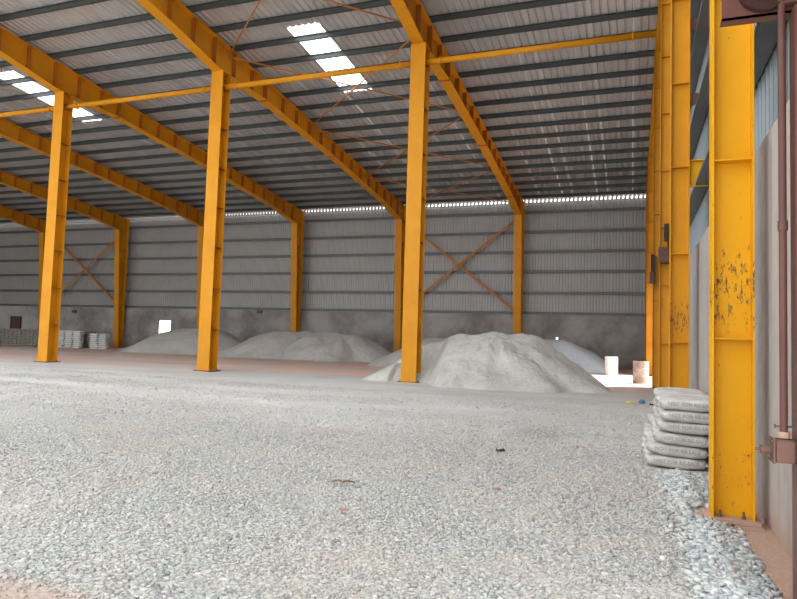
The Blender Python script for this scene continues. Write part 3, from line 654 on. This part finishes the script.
# ------------------------------------------------------------------ loose stone chips (nobody could count them)
def chips(name, n, sampler, size, mat, seed, label, cat, lift=.3, dens=None):
    rg = np.random.default_rng(seed)
    xy = sampler(rg, n); n = len(xy)
    base = np.array([[-1, -1, -1], [1, -1, -1], [1, 1, -1], [-1, 1, -1], [-1, -1, 1], [1, -1, 1], [1, 1, 1], [-1, 1, 1]], float)
    v = base[None]*rg.uniform(.55, 1.15, (n, 8, 3))
    sc = rg.lognormal(0, .32, n)*size; sc = np.clip(sc, size*.45, size*2.0)
    v *= (sc[:, None]*np.stack([rg.uniform(.8, 1.3, n), rg.uniform(.5, .9, n), rg.uniform(.3, .6, n)], 1))[:, None, :]
    # random tilt, then turn about z
    def R(ax, a):
        c, s = np.cos(a), np.sin(a); o = np.zeros_like(a); i = np.ones_like(a)
        m = {'x': [[i, o, o], [o, c, -s], [o, s, c]], 'z': [[c, -s, o], [s, c, o], [o, o, i]]}[ax]
        return np.array(m).transpose(2, 0, 1)
    v = np.einsum('nij,nkj->nki', R('z', rg.uniform(0, 6.28, n)) @ R('x', rg.normal(0, .33, n)) @ R('z', rg.uniform(0, 6.28, n)), v)
    z0 = xy[:, 2] if xy.shape[1] == 3 else np.zeros(n)
    v += np.stack([xy[:, 0], xy[:, 1], z0+sc*lift*rg.uniform(.2, 1.2, n)], 1)[:, None, :]
    f = np.array([[0, 3, 2, 1], [4, 5, 6, 7], [0, 1, 5, 4], [1, 2, 6, 5], [2, 3, 7, 6], [3, 0, 4, 7]])
    F = (f[None]+8*np.arange(n)[:, None, None]).reshape(-1)
    me = bpy.data.meshes.new(name); me.vertices.add(n*8); me.vertices.foreach_set('co', v.reshape(-1).astype('f'))
    me.loops.add(len(F)); me.loops.foreach_set('vertex_index', F.astype('i')); me.polygons.add(n*6)
    me.polygons.foreach_set('loop_start', (np.arange(n*6)*4).astype('i')); me.polygons.foreach_set('loop_total', np.full(n*6, 4, 'i')); me.update(calc_edges=True)
    o = link(name, me, mat); return tag(o, label, cat, kind='stuff')
def fan(y0, y1, pw, thin=0):
    def s(rg, n):
        y = y0+(y1-y0)*rg.random(n)**pw
        xl = -1.22*y-.6; xr = np.full(n, .80); x = xl+(xr-xl)*rg.random(n)
        keep = np.ones(n, bool)
        # powdery patches with fewer chips
        d = np.sin(x*.9+1.3)*np.cos(y*1.1+.4)+np.sin(x*.37-y*.6)
        keep &= ~((d > .8) & (rg.random(n) < .6))
        if thin: keep &= rg.random(n) > thin*np.clip((y-y0-.5)/3, 0, 1)*(.65+.5*np.sin(y*2.1+np.sin(x*.5)*1.5))
        keep &= ~(((x+3.4)/1.2)**2+((y-2.45)/.5)**2 < rg.uniform(.1, 1.0, n))
        keep &= ~((x > .14) & (x < 1) & (y > 8.55) & (y < 11.4))
        keep &= ~((x > .5) & (y > 6.1) & (y < 6.65))
        z = np.array([gh(a, b) for a, b in zip(x, y)])
        return np.stack([x, y, z], 1)[keep]
    return s
chips('gravel', 165000, fan(2.4, 9.5, .62), .0112, 'chips', 1, 'light grey crushed stone chips covering the foreground floor', 'gravel')
chips('gravel', 70000, fan(9.3, 17.5, .8, .85), .013, 'chips', 2, 'thinner scatter of light grey chips across the middle of the floor', 'gravel', lift=.15)
def by_wall(rg, n):
    y = rg.uniform(3.6, 8.4, n); c = .62-.02*(y-4.5); w = .22
    x = c+rg.normal(0, 1, n)*.11
    z = np.maximum(0, .055*np.exp(-((x-c)/.14)**2))*rg.random(n)
    k = (x > .18) & (x < .86) & ~((y > 6.12) & (y < 6.66) & (x > .5)) & ((y < 6.2) | (x < .62) | (rg.random(n) < .3))
    return np.stack([x, y, z], 1)[k]
chips('crushed_stone', 11000, by_wall, .0175, 'stone', 3, 'larger blue grey broken stones heaped along the foot of the right wall', 'stones', lift=.5)
# ------------------------------------------------------------------ light
w = bpy.data.worlds.new('World'); bpy.context.scene.world = w; w.use_nodes = True
bg = w.node_tree.nodes['Background']; bg.inputs[0].default_value = (.90, .95, 1.0, 1); bg.inputs[1].default_value = 1.2
sl = bpy.data.lights.new('Sun', 'SUN'); sl.energy = 6.0; sl.angle = math.radians(.8); sl.color = (1, .96, .90)
so = bpy.data.objects.new('Sun', sl); C.objects.link(so)
so.rotation_euler = Vector((-1.0, -.3, -1.0)).to_track_quat('-Z', 'Y').to_euler()
# ------------------------------------------------------------------ camera
f, yaw, pit, rol = 639.92, 0.351606, 0.0609824, 0.0314385
fw = Vector((-math.sin(yaw)*math.cos(pit), math.cos(yaw)*math.cos(pit), math.sin(pit))); rt = Vector((math.cos(yaw), math.sin(yaw), 0)); up = rt.cross(fw)
r2 = rt*math.cos(rol)+up*math.sin(rol); u2 = -rt*math.sin(rol)+up*math.cos(rol)
cam = bpy.data.cameras.new('Camera'); cam.sensor_width = 36; cam.lens = f*36/797; cam.clip_end = 500
co = bpy.data.objects.new('Camera', cam); C.objects.link(co)
m = Matrix((r2, u2, -fw)).transposed().to_4x4(); m.translation = Vector((0, 0, 1.5)); co.matrix_world = m
S = bpy.context.scene; S.camera = co
S.view_settings.view_transform = 'Standard'; S.view_settings.look = 'None'; S.view_settings.gamma = 1; S.view_settings.use_curve_mapping = False
S.view_settings.exposure = 1.2
